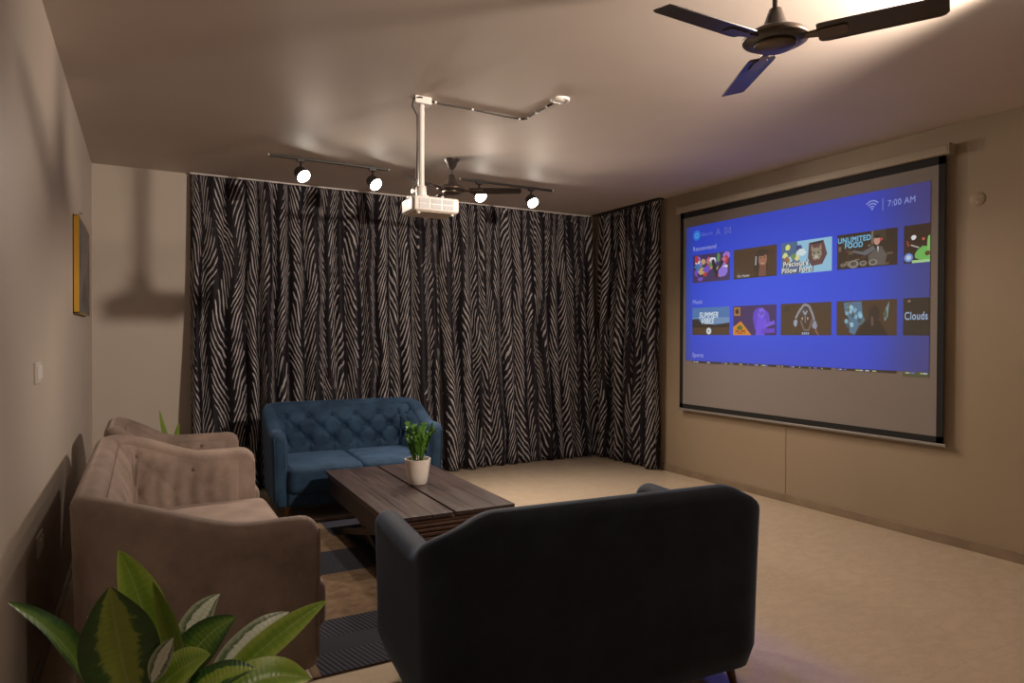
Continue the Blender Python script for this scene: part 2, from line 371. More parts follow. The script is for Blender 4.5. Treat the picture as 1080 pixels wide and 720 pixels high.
def sofa(name, label, cat, loc, rz, Wd, D, material, button, foot, seats, tuft='full', group=None, Hb=.86, Ha=.70, Z0=.11, T=.11, drop=.58, start=.55, Rc=.19):
    root = thing(name, label, cat, loc, rz, group)
    path, L = shell_path(Wd, D, T, Rc)
    cu = D-Rc+Rc*.6       # path length from arm front to middle of corner
    def top(u):
        e = min(u, L-u)
        return Ha+(Hb-Ha)*sm((e-(cu-start))/drop)
    # denser stations at arm fronts
    st = []
    r = .075
    ends = [0, .006, .016, .03, .05, r]
    def interp(u):
        for i in range(len(path)-1):
            if path[i][4] <= u <= path[i+1][4]+1e-9:
                t = (u-path[i][4])/(path[i+1][4]-path[i][4]); return [path[i][k]+(path[i+1][k]-path[i][k])*t for k in range(5)]
        return list(path[-1])
    us = ends + [r+.02+(L-2*r-.04)*i/110 for i in range(111)] + [L-e for e in ends[::-1]]
    bm = bmesh.new(); rings = []
    for u in us:
        x, y, nx, ny, _ = interp(u); e = min(u, L-u); h = top(u)
        k = 1 if e >= r else math.sqrt(max(0, 1-(1-e/r)**2))
        th = T*(.45+.55*k)/2; h2 = h-(1-k)*.07; zb = Z0+(1-k)*.03
        ring = []
        rt_ = min(T/2, .05); prof = []
        for j in range(9): z = zb+(h2-rt_-zb)*j/8; prof.append((th*(1 if j else .8), z))
        for j in range(1, 9):
            a = PI*j/9; prof.append((th*math.cos(a), h2-rt_+rt_*math.sin(a)))
        for j in range(9): z = h2-rt_-(h2-rt_-zb)*j/8; prof.append((-th*(1 if j < 8 else .8), z))
        for q, z in prof:
            lean = .022*max(0, (z-Z0)/(Hb-Z0))**1.3 - .014*max(0, 1-(z-Z0)/.10)**2
            ring.append(bm.verts.new((x+nx*(q+lean), y+ny*(q+lean), z)))
        rings.append(ring)
    for a, b in zip(rings, rings[1:]):
        for k in range(len(a)): bm.faces.new((a[k], a[(k+1) % len(a)], b[(k+1) % len(a)], b[k]))
    bm.faces.new(rings[0]); bm.faces.new(rings[-1][::-1]); bmesh.ops.recalc_face_normals(bm, faces=bm.faces)
    obj('frame', bm, material, root, smooth='all')
    # piping along the outer edge of the arm fronts and top
    for sg in (0, 1):
        bm = bmesh.new(); x, y, nx, ny, _ = interp(.012 if sg == 0 else L-.012)
        pp = []
        for j in range(13):
            z = Z0+.05+(Ha-Z0-.10)*j/12
            lean = .022*max(0, (z-Z0)/(Hb-Z0))**1.3
            pp.append((x+nx*(T*.36+lean), D-.004, z))
        tube(bm, pp, .005, 6); obj('piping', bm, material, root, smooth='all')
    # inner padding with button tufting
    zb, pad = .30, .075 if tuft == 'full' else .055
    bts = []
    ui0, ui1 = .10, L-.10
    dx, rows = .205, (.53, .635, .74)
    mid = L/2
    for rI, zr in enumerate(rows):
        k = -12
        while k < 13:
            uc = mid+(k+(.5 if rI % 2 == 0 else 0))*dx; k += 1
            if ui0+.12 < uc < ui1-.12 and zr < top(uc)-.075: bts.append((uc, zr))
    bm = bmesh.new(); nu = int((ui1-ui0)/.011); nz = 36; grid = []
    def inner(u, z, off):
        x, y, nx, ny, _ = interp(u); lean = .022*max(0, (z-Z0)/(Hb-Z0))**1.3
        o_ = -(T/2)+lean-off; return Vector((x+nx*o_, y+ny*o_, z))
    for i in range(nu+1):
        u = ui0+(ui1-ui0)*i/nu; h = top(u)-.052; col = []
        e = min(u-ui0, ui1-u)
        for j in range(nz+1):
            z = zb+(h-zb)*j/nz; t = j/nz
            # arms carry a thin pad, the back a thick one
            thick = pad*(.35+.65*sm((e-.25)/.3))*min(1, (max(0, e)/.05)**.5 if e < .05 else 1)
            prof = (1-max(0, (t-.72)/.28)**2.4)
            off = thick*prof+.002
            if tuft:
                dd = 0
                for bu, bz in bts:
                    du, dz = u-bu, z-bz; r2 = du*du+dz*dz
                    if r2 < .03:
                        dd = max(dd, math.exp(-r2/.0009)*1.0)
                        # diagonal pleats toward neighbours
                        for sx in (-1, 1):
                            for sz in (-1, 1):
                                ax, az = sx*dx/2, sz*.105; ll = math.hypot(ax, az); pr = (du*ax+dz*az)/ll; pd = abs(du*az-dz*ax)/ll
                                if 0 < pr < ll/2+.004: dd = max(dd, .42*math.exp(-(pd/.010)**2)*(1-.35*pr/ll))
                # bottom vertical pleats under the lowest row
                for bu, bz in bts:
                    if bz < .56 and z < bz: dd = max(dd, .40*math.exp(-((u-bu)/.009)**2))
                off -= thick*.55*dd*(1 if tuft == 'full' else .55)
                if tuft == 'soft': off += .004*math.sin(u*70+3*math.sin(z*9))*sm(e*6)*prof
            col.append(bm.verts.new(inner(u, z, max(off, -.002))))
        grid.append(col)
    for i in range(nu):
        for j in range(nz): bm.faces.new((grid[i][j], grid[i][j+1], grid[i+1][j+1], grid[i+1][j]))
    bp = obj('back_cushion', bm, material, root, smooth='all')
    for bu, bz in bts:
        x, y, nx, ny, _ = interp(bu); c = inner(bu, bz, pad*.42*(.35+.65*sm((min(bu-ui0, ui1-bu)-.25)/.3))+.002)
        bm = bmesh.new(); A = Vector((nx, ny, 0)).to_track_quat('-Z', 'Y').to_matrix()
        lathe(bm, [(.003, -.004), (.010, -.003), (.012, .001), (.009, .006), (.003, .008)], c, 10, True, 0, A)
        obj('button', bm, button, bp, smooth='all')
    # seat
    iw = Wd-2*T+.02; y0 = T*.6
    bm = rbox(iw/2, (D+.015-y0)/2, .075, .03, 12, 0, Z0+.075, 0, y0+(D+.015-y0)/2); obj('seat_base', bm, material, root, smooth='all')
    y0 = T+.045; y1 = D+.055; cw = (iw-.01)/seats
    for k in range(seats):
        cx = -iw/2+.005+cw*(k+.5)
        bm = rbox(cw/2-.002, (y1-y0)/2, .105, .045, 16, .018, .325, cx, (y0+y1)/2); obj('seat_cushion', bm, material, root, smooth='all')
    for sx in (-1, 1):
        for yy in (.10, D-.10):
            bm = bmesh.new(); a = Matrix.Shear('XY', 3, (0, 0)) if False else None
            px = sx*(Wd/2-.13); sp = .02*sx
            tube(bm, [(px+sp*1.6, yy+(.02 if yy > .3 else -.02), 0.0), (px, yy, Z0+.035)], .013, 14, .024)
            obj('leg', bm, foot, root, smooth=True)
    return root

sofa('sofa', 'taupe velvet sofa along the left wall, its plain side arm facing the camera', 'sofa', (-.215, 3.60, 0), -PI/2, 1.84, .83, M['beige'], M['button_t'], M['foot_dark'], 2, 'soft', Ha=.728, Hb=.87, drop=.56, start=.52)
sofa('armchair', 'taupe velvet armchair beyond the taupe sofa by the left wall, mostly hidden', 'armchair', (-.195, 5.01, 0), -PI/2, .84, .82, M['beige'], M['button_t'], M['foot_dark'], 1, 'soft', Ha=.715, Hb=.88, drop=.42, start=.34)
sofa('sofa', 'tufted blue velvet two seat sofa in front of the zebra curtains', 'sofa', (1.57, 6.05, 0), PI-.03, 1.365, .78, M['blue'], M['button_b'], M['foot'], 2)
sofa('sofa', 'dark navy velvet sofa in the foreground seen from its plain back', 'sofa', (1.515, 1.915, 0), -.085, 1.42, .83, M['navy'], M['button_b'], M['foot_dark'], 2, start=.22, drop=.36, Rc=.125)

# ------------------------------------------------------------------ coffee table
tb = thing('coffee_table', 'low dark walnut plank coffee table on crossed legs between the sofas', 'table', (1.59, 4.30, .0105), -.01)
TW, TL, TZ = .80, 1.52, .411
planks = []
xs = [-.40, -.27, -.135, -.008, .008, .135, .27, .40]
for a, b in ((0, 1), (1, 2), (2, 3), (4, 5), (5, 6), (6, 7)):
    obj('top_plank', bbox(xs[a]+.001, xs[b]-.001, -TL/2, TL/2, TZ-.024, TZ, .002), M['table'], tb)
obj('frame', bbox(-.385, .385, -TL/2+.012, TL/2-.012, TZ-.05, TZ-.0245, .003), M['table_edge'], tb)
for k in range(4):
    z1 = TZ-.056-k*.027
    obj('side_slat', bbox(-.36+.0*k, .36-.0*k, -TL/2+.02, -TL/2+.045, z1-.019, z1, .003), M['table_edge'], tb)
    obj('side_slat', bbox(-.36, .36, TL/2-.045, TL/2-.02, z1-.019, z1, .003), M['table_edge'], tb)
for sx in (-1, 1):
    obj('apron', bbox(sx*.365-.015, sx*.365+.015, -TL/2+.02, TL/2-.02, TZ-.17, TZ-.051, .003), M['table_shaded'], tb)
obj('core_panel', bbox(-.34, .34, -TL/2+.047, TL/2-.047, TZ-.165, TZ-.052, .003), M['table'], tb)
for sx in (-1, 1):
    for sg in (-1, 1):
        bm = bmesh.new(); obox(bm, (sx*(.31+.018*sg), sg*.52, .012), (sx*(.31+.018*sg), -sg*.42, TZ-.16), .035, .045)
        obj('leg', bm, M['table_shaded'], tb)
    bm = bmesh.new(); obox(bm, (sx*.31, -.56, .012), (sx*.31, .56, .012), .07, .022); obj('foot_rail', bm, M['table_shaded'], tb)

# ------------------------------------------------------------------ rug
rug = obj('rug', bbox(0, 1.50, 0, 2.42, .0, .008, .002), M['rug'], loc=(.62, 2.83, .0005))
tag(rug, 'dark and tan banded woven rug under the coffee table', 'rug')
obj('binding', bbox(-.018, -.001, 0, 2.42, 0, .009, .002), M['rug_border'], rug)

# ------------------------------------------------------------------ plants
def leaf(bm, base, ctrl, tip, width, nrm, fold=.25, n=14, curl=0.0, wpos=.45):
    """one leaf blade along a quadratic curve"""
    uvl = bm.loops.layers.uv.verify()
    base, ctrl, tip = Vector(base), Vector(ctrl), Vector(tip); nrm = Vector(nrm).normalized(); rows = []
    for i in range(n+1):
        t = i/n; p = base*(1-t)**2+ctrl*2*t*(1-t)+tip*t*t
        d = ((ctrl-base)*(1-t)+(tip-ctrl)*t).normalized(); s = d.cross(nrm).normalized(); u = s.cross(d)
        tt = t**(math.log(.5)/math.log(wpos)); w = width/2*max(.02, math.sin(PI*min(1, tt*.985+.012))**.8)
        row = []
        for k in range(9):
            a = (k-4)/4; off = s*a*w + u*(abs(a)*fold*w + .06*w*math.sin(t*13+a*2)*abs(a)) - u*curl*w*a*a*a*a
            row.append(bm.verts.new(p+off))
        rows.append(row)
    for i in range(n):
        for k in range(8):
            f = bm.faces.new((rows[i][k], rows[i][k+1], rows[i+1][k+1], rows[i+1][k]))
            for lp, (uu, vv) in zip(f.loops, ((k/8, i/n), ((k+1)/8, i/n), ((k+1)/8, (i+1)/n), (k/8, (i+1)/n))): lp[uvl].uv = (uu, vv)
PX, PY = .06, 1.62
pl = thing('potted_plant', 'leafy variegated plant at the lower left corner in front of the taupe sofa', 'plant', (PX, PY, 0))
bm = bmesh.new(); lathe(bm, [(.10, 0), (.115, .01), (.15, .46), (.155, .48), (.145, .48), (.14, .45), (.10, .44)], n=36); obj('pot', bm, M['planter'], pl, smooth=True)
bm = bmesh.new(); lathe(bm, [(.138, .43), (.139, .445), (.06, .452), (.002, .455)], n=24); obj('soil', bm, M['soil'], pl, smooth=True)
def L3(x, y, Y): return at(x, y, Y)-Vector((PX, PY, 0))
tocam = Vector((-.05, -.95, .35))
fg = [ # (base px, ctrl px, tip px, Y base, Y tip, width m, normal tweak, mat, fold)
 ((98, 735), (78, 672), (8, 635), 1.55, 1.42, .066, (.35, -.5, .8), 'leaf_d', .30),
 ((140, 740), (122, 675), (116, 619), 1.50, 1.42, .135, (.0, -1, .15), 'leaf_a', .15),
 ((163, 705), (156, 640), (125, 580), 1.66, 1.62, .092, (.25, -1, .25), 'leaf_b', .2),
 ((192, 715), (188, 660), (161, 613), 1.58, 1.52, .045, (-.5, -.8, .3), 'leaf_b', .5),
 ((196, 720), (196, 655), (232, 626), 1.72, 1.78, .080, (-.3, -.7, .8), 'leaf_s', .2),
 ((185, 722), (205, 672), (249, 650), 1.60, 1.60, .085, (-.25, -.9, .5), 'leaf_d', .2),
 ((215, 735), (262, 665), (305, 645), 1.66, 1.72, .072, (.1, -.5, 1), 'leaf_s', .2),
 ((222, 735), (290, 668), (345, 633), 1.56, 1.60, .062, (.25, -.7, .7), 'leaf_b', .35),
 ((165, 730), (190, 700), (222, 690), 1.46, 1.42, .075, (-.1, -.6, .8), 'leaf_b', .25),
 ((190, 745), (225, 706), (270, 705), 1.42, 1.40, .066, (0, -.5, 1), 'leaf_a', .2),
 ((225, 745), (280, 700), (328, 716), 1.45, 1.48, .085, (0, -.6, .8), 'leaf_b', .3),
 ((160, 720), (172, 690), (183, 672), 1.46, 1.44, .040, (-.4, -.9, .2), 'leaf_s', .3),
 ((145, 730), (145, 700), (152, 668), 1.56, 1.56, .085, (.2, -.9, .3), 'leaf_d', .2),
 ((110, 750), (118, 700), (92, 650), 1.68, 1.72, .050, (.3, -.8, .5), 'leaf_s', .2),
 ((165, 745), (178, 700), (200, 668), 1.68, 1.74, .085, (-.1, -.9, .4), 'leaf_d', .2),
]
for bpx, cpx, tpx, y0, y1, w, nr, mt, fo in fg:
    b_, c_, t_ = L3(*bpx, y0), L3(*cpx, (y0+y1)/2), L3(*tpx, y1)
    bm = bmesh.new(); leaf(bm, b_, c_, t_, w, nr, fo, 20); lf = obj('leaf', bm, M[mt], pl, smooth='all')
    bm = bmesh.new(); r0 = Vector((random.uniform(-.05, .05), random.uniform(-.05, .05), .44)); mid = r0.lerp(b_, .5)+Vector((0, 0, .04))
    tube(bm, [r0, r0.lerp(mid, .5)+Vector((0, 0, .015)), mid, b_], .006, 8, .004); obj('stem', bm, M['stem'], lf, smooth='all')

# small plant on the table
tp = thing('potted_plant', 'small glossy green plant in a white pot on the coffee table', 'plant', (1.655, 4.33, .4220))
bm = bmesh.new(); lathe(bm, [(.060, 0), (.064, .004), (.074, .06), (.088, .165), (.089, .172), (.083, .172), (.080, .150), (.05, .148)], n=40); obj('pot', bm, M['pot'], tp, smooth=True)
bm = bmesh.new(); lathe(bm, [(.079, .145), (.080, .151), (.04, .156), (.002, .158)], n=24); obj('soil', bm, M['soil'], tp, smooth=True)
rnd = random.Random(5)
for k in range(17):
    a = 2*PI*k/17*2.4+rnd.uniform(-.2, .2); hgt = rnd.uniform(.15, .25); out = rnd.uniform(.03, .115)
    b0 = Vector((.03*math.cos(a), .03*math.sin(a), .15)); t0 = Vector((out*math.cos(a), out*math.sin(a), .15+hgt)); c0 = (b0+t0)/2+Vector((0, 0, .03))
    bm = bmesh.new(); P = [b0*(1-t)**2+c0*2*t*(1-t)+t0*t*t for t in [i/8 for i in range(9)]]
    tube(bm, P, .004, 6, .0015)
    for i in range(2, 9):
        for sg in ((-1, 1) if i < 8 else (0, 1, -1)):
            d = (P[min(i+1, 8)]-P[i-1]).normalized(); side = d.cross(Vector((math.cos(a), math.sin(a), .2))).normalized()
            if sg == 0: dirv = d
            else: dirv = (side*sg*.8+d*.9+Vector((rnd.uniform(-.3, .3), rnd.uniform(-.3, .3), rnd.uniform(-.1, .3)))).normalized()
            ll = rnd.uniform(.034, .048); e = P[i]+dirv*ll
            leaf(bm, P[i], P[i]+dirv*ll*.5+Vector((0, 0, .005)), e, .019, (rnd.uniform(-.5, .5), -.8, .6), .2, 6)
    obj('stem', bm, M['leaf_zz'], tp, smooth='all')

# plant in the corner behind the armchair
cp = thing('potted_plant', 'slender leafed plant in the far left corner behind the taupe armchair, only tips showing', 'plant', (.17, 6.28, 0))
bm = bmesh.new(); lathe(bm, [(.09, 0), (.10, .01), (.12, .26), (.125, .27), (.115, .27), (.11, .25), (.05, .245)], n=32); obj('pot', bm, M['pot'], cp, smooth=True)
bm = bmesh.new(); lathe(bm, [(.108, .24), (.11, .25), (.002, .256)], n=20); obj('soil', bm, M['soil'], cp, smooth=True)
o0 = Vector((.17, 6.28, 0))
for (b_, c_, t_, w) in (((178, 470), (171, 455), (168, 432), .045), ((182, 475), (184, 460), (189, 445), .05), ((175, 480), (165, 470), (160, 462), .05), ((186, 480), (196, 470), (202, 464), .05), ((180, 485), (180, 470), (176, 462), .05)):
    bb, cc, tt = at(*b_, 6.28)-o0, at(*c_, 6.28)-o0, at(*t_, 6.28)-o0
    bm = bmesh.new(); leaf(bm, bb, cc, tt, w, (.5, -.8, .1), .5, 12); tube(bm, [(0, 0, .24), bb*.6+Vector((0, 0, .12)), bb], .005, 6); obj('leaf', bm, M['leaf_b'], cp, smooth='all')

# ------------------------------------------------------------------ projection screen
XS = XR-.055
sc = thing('projection_screen', 'large wall mounted projection screen with black border showing a blue menu', 'projection screen', (XS, 5.10, 0))
SY0, SY1 = -2.512, .085            # local y, right edge and left edge
ZT, ZB = 2.703, .705
obj('screen_cloth', bbox(.002, .006, SY0+.03, SY1-.03, ZB+.03, ZT-.03, 0), M['screen_cloth'], sc)
bw = .045
bm = bmesh.new()
for (a, b, c, d) in ((SY0, SY1, ZT-bw-.01, ZT), (SY0, SY1, ZB, ZB+bw), (SY0, SY0+bw, ZB, ZT), (SY1-bw, SY1, ZB, ZT)): box(bm, -.0005, .0065, a, b, c, d)
obj('border', bm, M['screen_black'], sc)
bm = bmesh.new(); A = Matrix.Rotation(PI/2, 3, 'X'); lathe(bm, [(.018, SY0+.0), (.018, -SY0-SY1 if False else SY0+.001)], (0, 0, 0), 8) if False else None
bm.free()
obj('casing', bbox(-.028, .054, SY0-.03, SY1+.03, ZT+.003, ZT+.072, .012, 3), M['case'], sc, smooth=True)
for yy in (SY0-.04, SY1+.03): obj('end_cap', bbox(-.032, .054, yy, yy+.01, ZT-.002, ZT+.077, .004), M['case'], sc)
obj('bottom_bar', bbox(-.008, .014, SY0-.02, SY1+.02, ZB-.022, ZB-.001, .004), M['bar'], sc)

# the projected picture: flat patches in exact colours, u across (0..2.4), z height
def lin(c): return tuple((x/255/12.92 if x <= 10 else ((x/255+.055)/1.055)**2.4) for x in c)
class Pic:
    def __init__(s): s.bm = bmesh.new(); s.cl = s.bm.loops.layers.float_color.new('col'); s.clip = None
    def poly(s, pts, col, layer=0):
        c = lin(col)
        if layer == 0 and len(pts) == 4: s.clip = (pts[0][0], pts[1][0], pts[0][1], pts[2][1])
        if s.clip:
            a, b, e, g = s.clip; pts = [(min(b, max(a, u)), min(g, max(e, z))) for u, z in pts]
        f = s.bm.faces.new([s.bm.verts.new((-.0012-layer*.00025, -u, z)) for u, z in pts])
        for lp in f.loops: lp[s.cl] = (*c, 1)
        return f
    def rect(s, u0, u1, z0, z1, col, layer=0): s.poly([(u0, z0), (u1, z0), (u1, z1), (u0, z1)], col, layer)
    def disc(s, u, z, r, col, layer=1, rz=None, n=18): rz = rz or r; s.poly([(u+r*math.cos(2*PI*k/n), z+rz*math.sin(2*PI*k/n)) for k in range(n)], col, layer)
    def blob(s, u, z, r, rz, col, layer=1, seed=0, n=14):
        q = random.Random(seed); s.poly([(u+r*(.72+.4*q.random())*math.cos(2*PI*k/n), z+rz*(.72+.4*q.random())*math.sin(2*PI*k/n)) for k in range(n)], col, layer)
    def line(s, pts, w, col, layer=2):
        for (a, b), (c, d) in zip(pts, pts[1:]):
            l = math.hypot(c-a, d-b) or 1; nx, nz = -(d-b)/l*w/2, (c-a)/l*w/2
            s.poly([(a+nx, b+nz), (c+nx, d+nz), (c-nx, d-nz), (a-nx, b-nz)], col, layer)
    def text(s, txt, u, z, size, col, layer=3, bold=0.0, shear=0.0, sx=1.0):
        cu = bpy.data.curves.new('t', 'FONT'); cu.body = txt; cu.size = size;  cu.shear = shear; cu.space_character = 1.08
        to = bpy.data.objects.new('t', cu); me = bpy.data.meshes.new_from_object(to); c = lin(col)
        for k, (ou, oz) in enumerate([(0, 0)] if not bold else [(0, 0), (bold, 0), (0, bold), (bold, bold)]):
            vs = [s.bm.verts.new((-.0012-layer*.00025-k*.00002, -(u+ou+v.co.x*sx), z+oz+v.co.y)) for v in me.vertices]
            for p in me.polygons:
                try: f = s.bm.faces.new([vs[i] for i in p.vertices])
                except ValueError: continue
                for lp in f.loops: lp[s.cl] = (*c, 1)
        bpy.data.objects.remove(to); bpy.data.curves.remove(cu); bpy.data.meshes.remove(me)
    def build(s, name, parent): 
        for f in s.bm.faces:
            f.normal_update()
            if f.normal.x > 0: f.normal_flip()
        return obj(name, s.bm, M['picture'], parent)
T1 = (1.978, 2.253); T2 = (1.456, 1.727); PW = .487; US = [.095+.5335*k for k in range(5)]
# menu background as a grid so its blue tones and the painted hot spot vary; thumbnail areas are left open
P = Pic()
U1 = 2.415; Z1, Z0_ = 2.548, 1.196
ucut = sorted(set([0.0, U1]+[u for k in range(5) for u in (US[k], min(US[k]+PW, U1))])); 
def sub(lst, st):
    o = []
    for a, b in zip(lst, lst[1:]):
        n = max(1, round((b-a)/st)); o += [a+(b-a)*i/n for i in range(n)]
    return o+[lst[-1]]
uc = sub(ucut, .06); zc = sub([Z0_, *T2, *T1, Z1], .06)
def bg(u, z):
    # menu gradient plus painted projector hot spot, brightest at the lower middle
    d = math.hypot((u-1.0)/1.45, (z-1.78)/.80); k = max(0, min(1, (d-.25)/1.0)); e = sm((u-1.9)/.5)
    a = (18, 78, 242); b = (46, 62, 192); c = [a[i]+(b[i]-a[i])*k for i in range(3)]
    c[0] += 14*e; c[2] -= 72*e*.9; c[1] -= 4*e; l = sm((.12-u)/.14); c[2] -= 60*l; c[0] += 6*l
    return [max(0, v) for v in c]
for i in range(len(uc)-1):
    for j in range(len(zc)-1):
        um, zm = (uc[i]+uc[i+1])/2, (zc[j]+zc[j+1])/2
        if any(US[k] < um < US[k]+PW for k in range(5)) and (T1[0] < zm < T1[1] or T2[0] < zm < T2[1]): continue
        f = P.bm.faces.new([P.bm.verts.new((-.0012, -u, z)) for u, z in ((uc[i], zc[j]), (uc[i+1], zc[j]), (uc[i+1], zc[j+1]), (uc[i], zc[j+1]))])
        for lp in f.loops: lp[P.cl] = (*lin(bg(-lp.vert.co.y, lp.vert.co.z)), 1)
menu = P.build('projected_menu', sc)
# icons and words of the menu
P = Pic(); P.disc(.150, 2.452, .052, (40, 120, 225), 1); P.disc(.150, 2.452, .03, (70, 160, 240), 2); P.disc(.150, 2.452, .008, (20, 70, 190), 3); P.build('search_icon', menu)
P = Pic(); P.text('Search', .215, 2.437, .05, (120, 130, 210)); P.build('caption', menu)
P = Pic()
P.line([(.405, 2.42), (.432, 2.485), (.459, 2.42)], .008, (105, 115, 205)); P.line([(.418, 2.44), (.446, 2.44)], .007, (105, 115, 205)); P.disc(.432, 2.452, .004, (105, 115, 205)); P.build('menu_icon', menu)
P = Pic(); P.line([(.52, 2.415), (.52, 2.485), (.565, 2.455), (.585, 2.485), (.59, 2.42), (.55, 2.445), (.52, 2.415)], .008, (105, 115, 205)); P.build('menu_icon', menu)
for txt, z, s_ in (('Recommend', 2.298, .062), ('Music', 1.768, .058), ('Sports', 1.236, .058)):
    P = Pic(); P.text(txt, .098, z, s_, (165, 175, 235), bold=.0006, sx=.93); P.build('caption', menu)
P = Pic()
for r_, in ((.062,), (.042,), (.022,)):
    P.line([(1.985+r_*math.sin(a), 2.415+r_*math.cos(a)*1.05) for a in [(-.85+1.7*k/10) for k in range(11)]], .009, (150, 165, 235))
P.disc(1.985, 2.418, .008, (150, 165, 235), 2); P.build('wifi_icon', menu)
P = Pic(); P.rect(2.066, 2.071, 2.395, 2.485, (140, 150, 220), 2); P.text('7:00 AM', 2.105, 2.417, .064, (145, 160, 230), bold=.0006, sx=.88); P.build('clock_readout', menu)
D0 = (66, 44, 20)  # black picture areas tinted brown for room light on the bare cloth
def thumb(): 
    p = Pic(); return p
# row one
u = US[0]; P = thumb(); P.rect(u, u+PW, *T1, (60, 45, 95))
q = random.Random(11)
cols = [(190, 50, 60), (200, 170, 110), (150, 110, 220), (235, 235, 240), (60, 120, 190), (120, 80, 200), (60, 30, 90), (210, 110, 150), (90, 150, 90), (170, 120, 230)]
for k in range(34): P.blob(u+.04+q.random()*.41, T1[0]+.03+q.random()*.21, .02+.035*q.random(), .02+.03*q.random(), cols[k % 10], 1+k*.15, k)
P.line([(u+.27, 2.19), (u+.31, 2.06)], .04, (18, 14, 45), 7); P.line([(u+.40, 2.17), (u+.31, 2.02)], .035, (18, 14, 45), 7); P.blob(u+.40, 2.06, .065, .055, (150, 120, 235), 8, 5)
P.build('thumbnail', menu)
u = US[1]; P = thumb(); P.rect(u, u+PW, *T1, D0); P.rect(u, u+PW, T1[0], T1[0]+.012, (24, 40, 6), 1)
P.blob(u+.315, 2.09, .085, .13, (40, 24, 14), 1, 3); P.disc(u+.335, 2.135, .046, (165, 112, 90), 2, .066); P.poly([(u+.29, 1.985), (u+.37, 1.985), (u+.375, 2.08), (u+.30, 2.09)], (120, 76, 60), 2)
P.blob(u+.335, 2.20, .07, .035, (44, 26, 18), 3, 9); P.line([(u+.262, 2.17), (u+.256, 2.09)], .014, (170, 180, 200), 4); P.line([(u+.315, 2.10), (u+.352, 2.10)], .009, (205, 165, 150), 4)
for ex in (.315, .355): P.disc(u+ex, 2.15, .007, (60, 34, 28), 4)
P.text('Our Hunter', u+.045, 1.992, .036, (205, 205, 205), 4, .001, sx=.75); P.rect(u+.03, u+.10, 2.03, 2.034, (80, 70, 60), 4); P.build('thumbnail', menu)
u = US[2]; P = thumb(); P.rect(u, u+PW, *T1, (150, 205, 235))
P.poly([(u+.0, T1[0]), (u+.20, T1[0]), (u+.16, T1[1]), (u, T1[1])], (70, 105, 150), 1)
q = random.Random(4)
for k, cc in enumerate([(215, 225, 90), (190, 215, 230), (225, 235, 150), (60, 80, 150), (230, 230, 170), (110, 150, 90), (160, 110, 70), (235, 240, 120), (40, 60, 120)]): P.blob(u+.03+.17*q.random(), T1[0]+.11+.13*q.random(), .028, .03, cc, 2+k*.1, k)
P.blob(u+.20, 2.155, .05, .035, (225, 240, 245), 3, 2)
P.poly([(u+.275, 2.225), (u+.41, 2.235), (u+.445, 2.12), (u+.40, 2.04), (u+.30, 2.03), (u+.265, 2.10)], (96, 60, 66), 3)
P.poly([(u+.285, 2.225), (u+.40, 2.232), (u+.395, 2.215), (u+.29, 2.21)], (20, 16, 30), 3.5)
P.blob(u+.345, 2.125, .056, .056, (150, 145, 120), 4, 12)
for ex in (-1, 1):
    P.poly([(u+.345+ex*.016, 2.165), (u+.345+ex*.050, 2.155), (u+.345+ex*.046, 2.212)], (150, 128, 108), 4.5)
    P.poly([(u+.345+ex*.026, 2.165), (u+.345+ex*.042, 2.162), (u+.345+ex*.041, 2.192)], (190, 140, 130), 4.8)
    P.disc(u+.345+ex*.020, 2.138, .010, (70, 95, 70), 5); P.disc(u+.345+ex*.020, 2.138, .004, (15, 18, 18), 6)
    P.line([(u+.345+ex*.012, 2.110), (u+.345+ex*.045, 2.104)], .004, (60, 55, 50), 6)
P.blob(u+.345, 2.108, .026, .018, (200, 195, 175), 5, 4); P.poly([(u+.337, 2.122), (u+.353, 2.122), (u+.345, 2.112)], (80, 45, 45), 6)
for dx_, dz_, cc, ly in ((.006, -.004, (10, 14, 20), 6.5), (0, 0, (245, 245, 240), 8)):
    P.text("Precious's", u+.02+dx_, 2.043+dz_, .062, cc, ly, .0025 if ly > 7 else .007, sx=.92); P.text('Pillow Fort!', u+.005+dx_, 1.990+dz_, .062, cc, ly, .0025 if ly > 7 else .007, sx=.95)
P.build('thumbnail', menu)
u = US[3]; P = thumb(); P.rect(u, u+PW, *T1, (38, 22, 10))
q = random.Random(21)
for k in range(20): P.rect(*(lambda a, w: (a, a+w))(u+q.random()*.44, .02+.03*q.random()), *(lambda a, w: (a, a+w))(T1[0]+q.random()*.2, .008+.03*q.random()), [(70, 45, 25), (95, 75, 55), (50, 35, 20), (120, 100, 80)][k % 4], 1+k*.02)
P.rect(u+.285, u+.30, 2.15, 2.253, (120, 110, 100), 2); P.rect(u+.30, u+.40, 2.17, 2.253, (58, 50, 30), 2)
P.poly([(u+.26, 2.07), (u+.36, 2.13), (u+.41, 2.06), (u+.39, 1.985), (u+.27, 1.99)], (92, 88, 84), 3); P.poly([(u+.13, 2.105), (u+.24, 2.07), (u+.32, 2.11), (u+.30, 2.14), (u+.22, 2.10), (u+.14, 2.12)], (100, 105, 110), 3.2)
P.disc(u+.33, 2.175, .026, (205, 150, 130), 4, .034); P.blob(u+.335, 2.205, .03, .016, (30, 14, 10), 5, 3); P.poly([(u+.33, 2.13), (u+.345, 2.13), (u+.34, 2.08)], (200, 200, 205), 5); P.disc(u+.362, 2.18, .012, (190, 60, 70), 5)
for cx_, r_ in ((.14, .045), (.30, .035), (.22, .03), (.05, .02)): P.disc(u+cx_, 2.012, r_, (140, 135, 125), 5, r_*.7); P.disc(u+cx_, 2.014, r_*.6, (80, 75, 70), 6, r_*.4)
P.text('UNLIMITED', u+.005, 2.185, .058, (120, 200, 240), 8, .0028, sx=.88); P.text('FOOD', u+.065, 2.140, .058, (120, 200, 240), 8, .0028, sx=.88); P.build('thumbnail', menu)
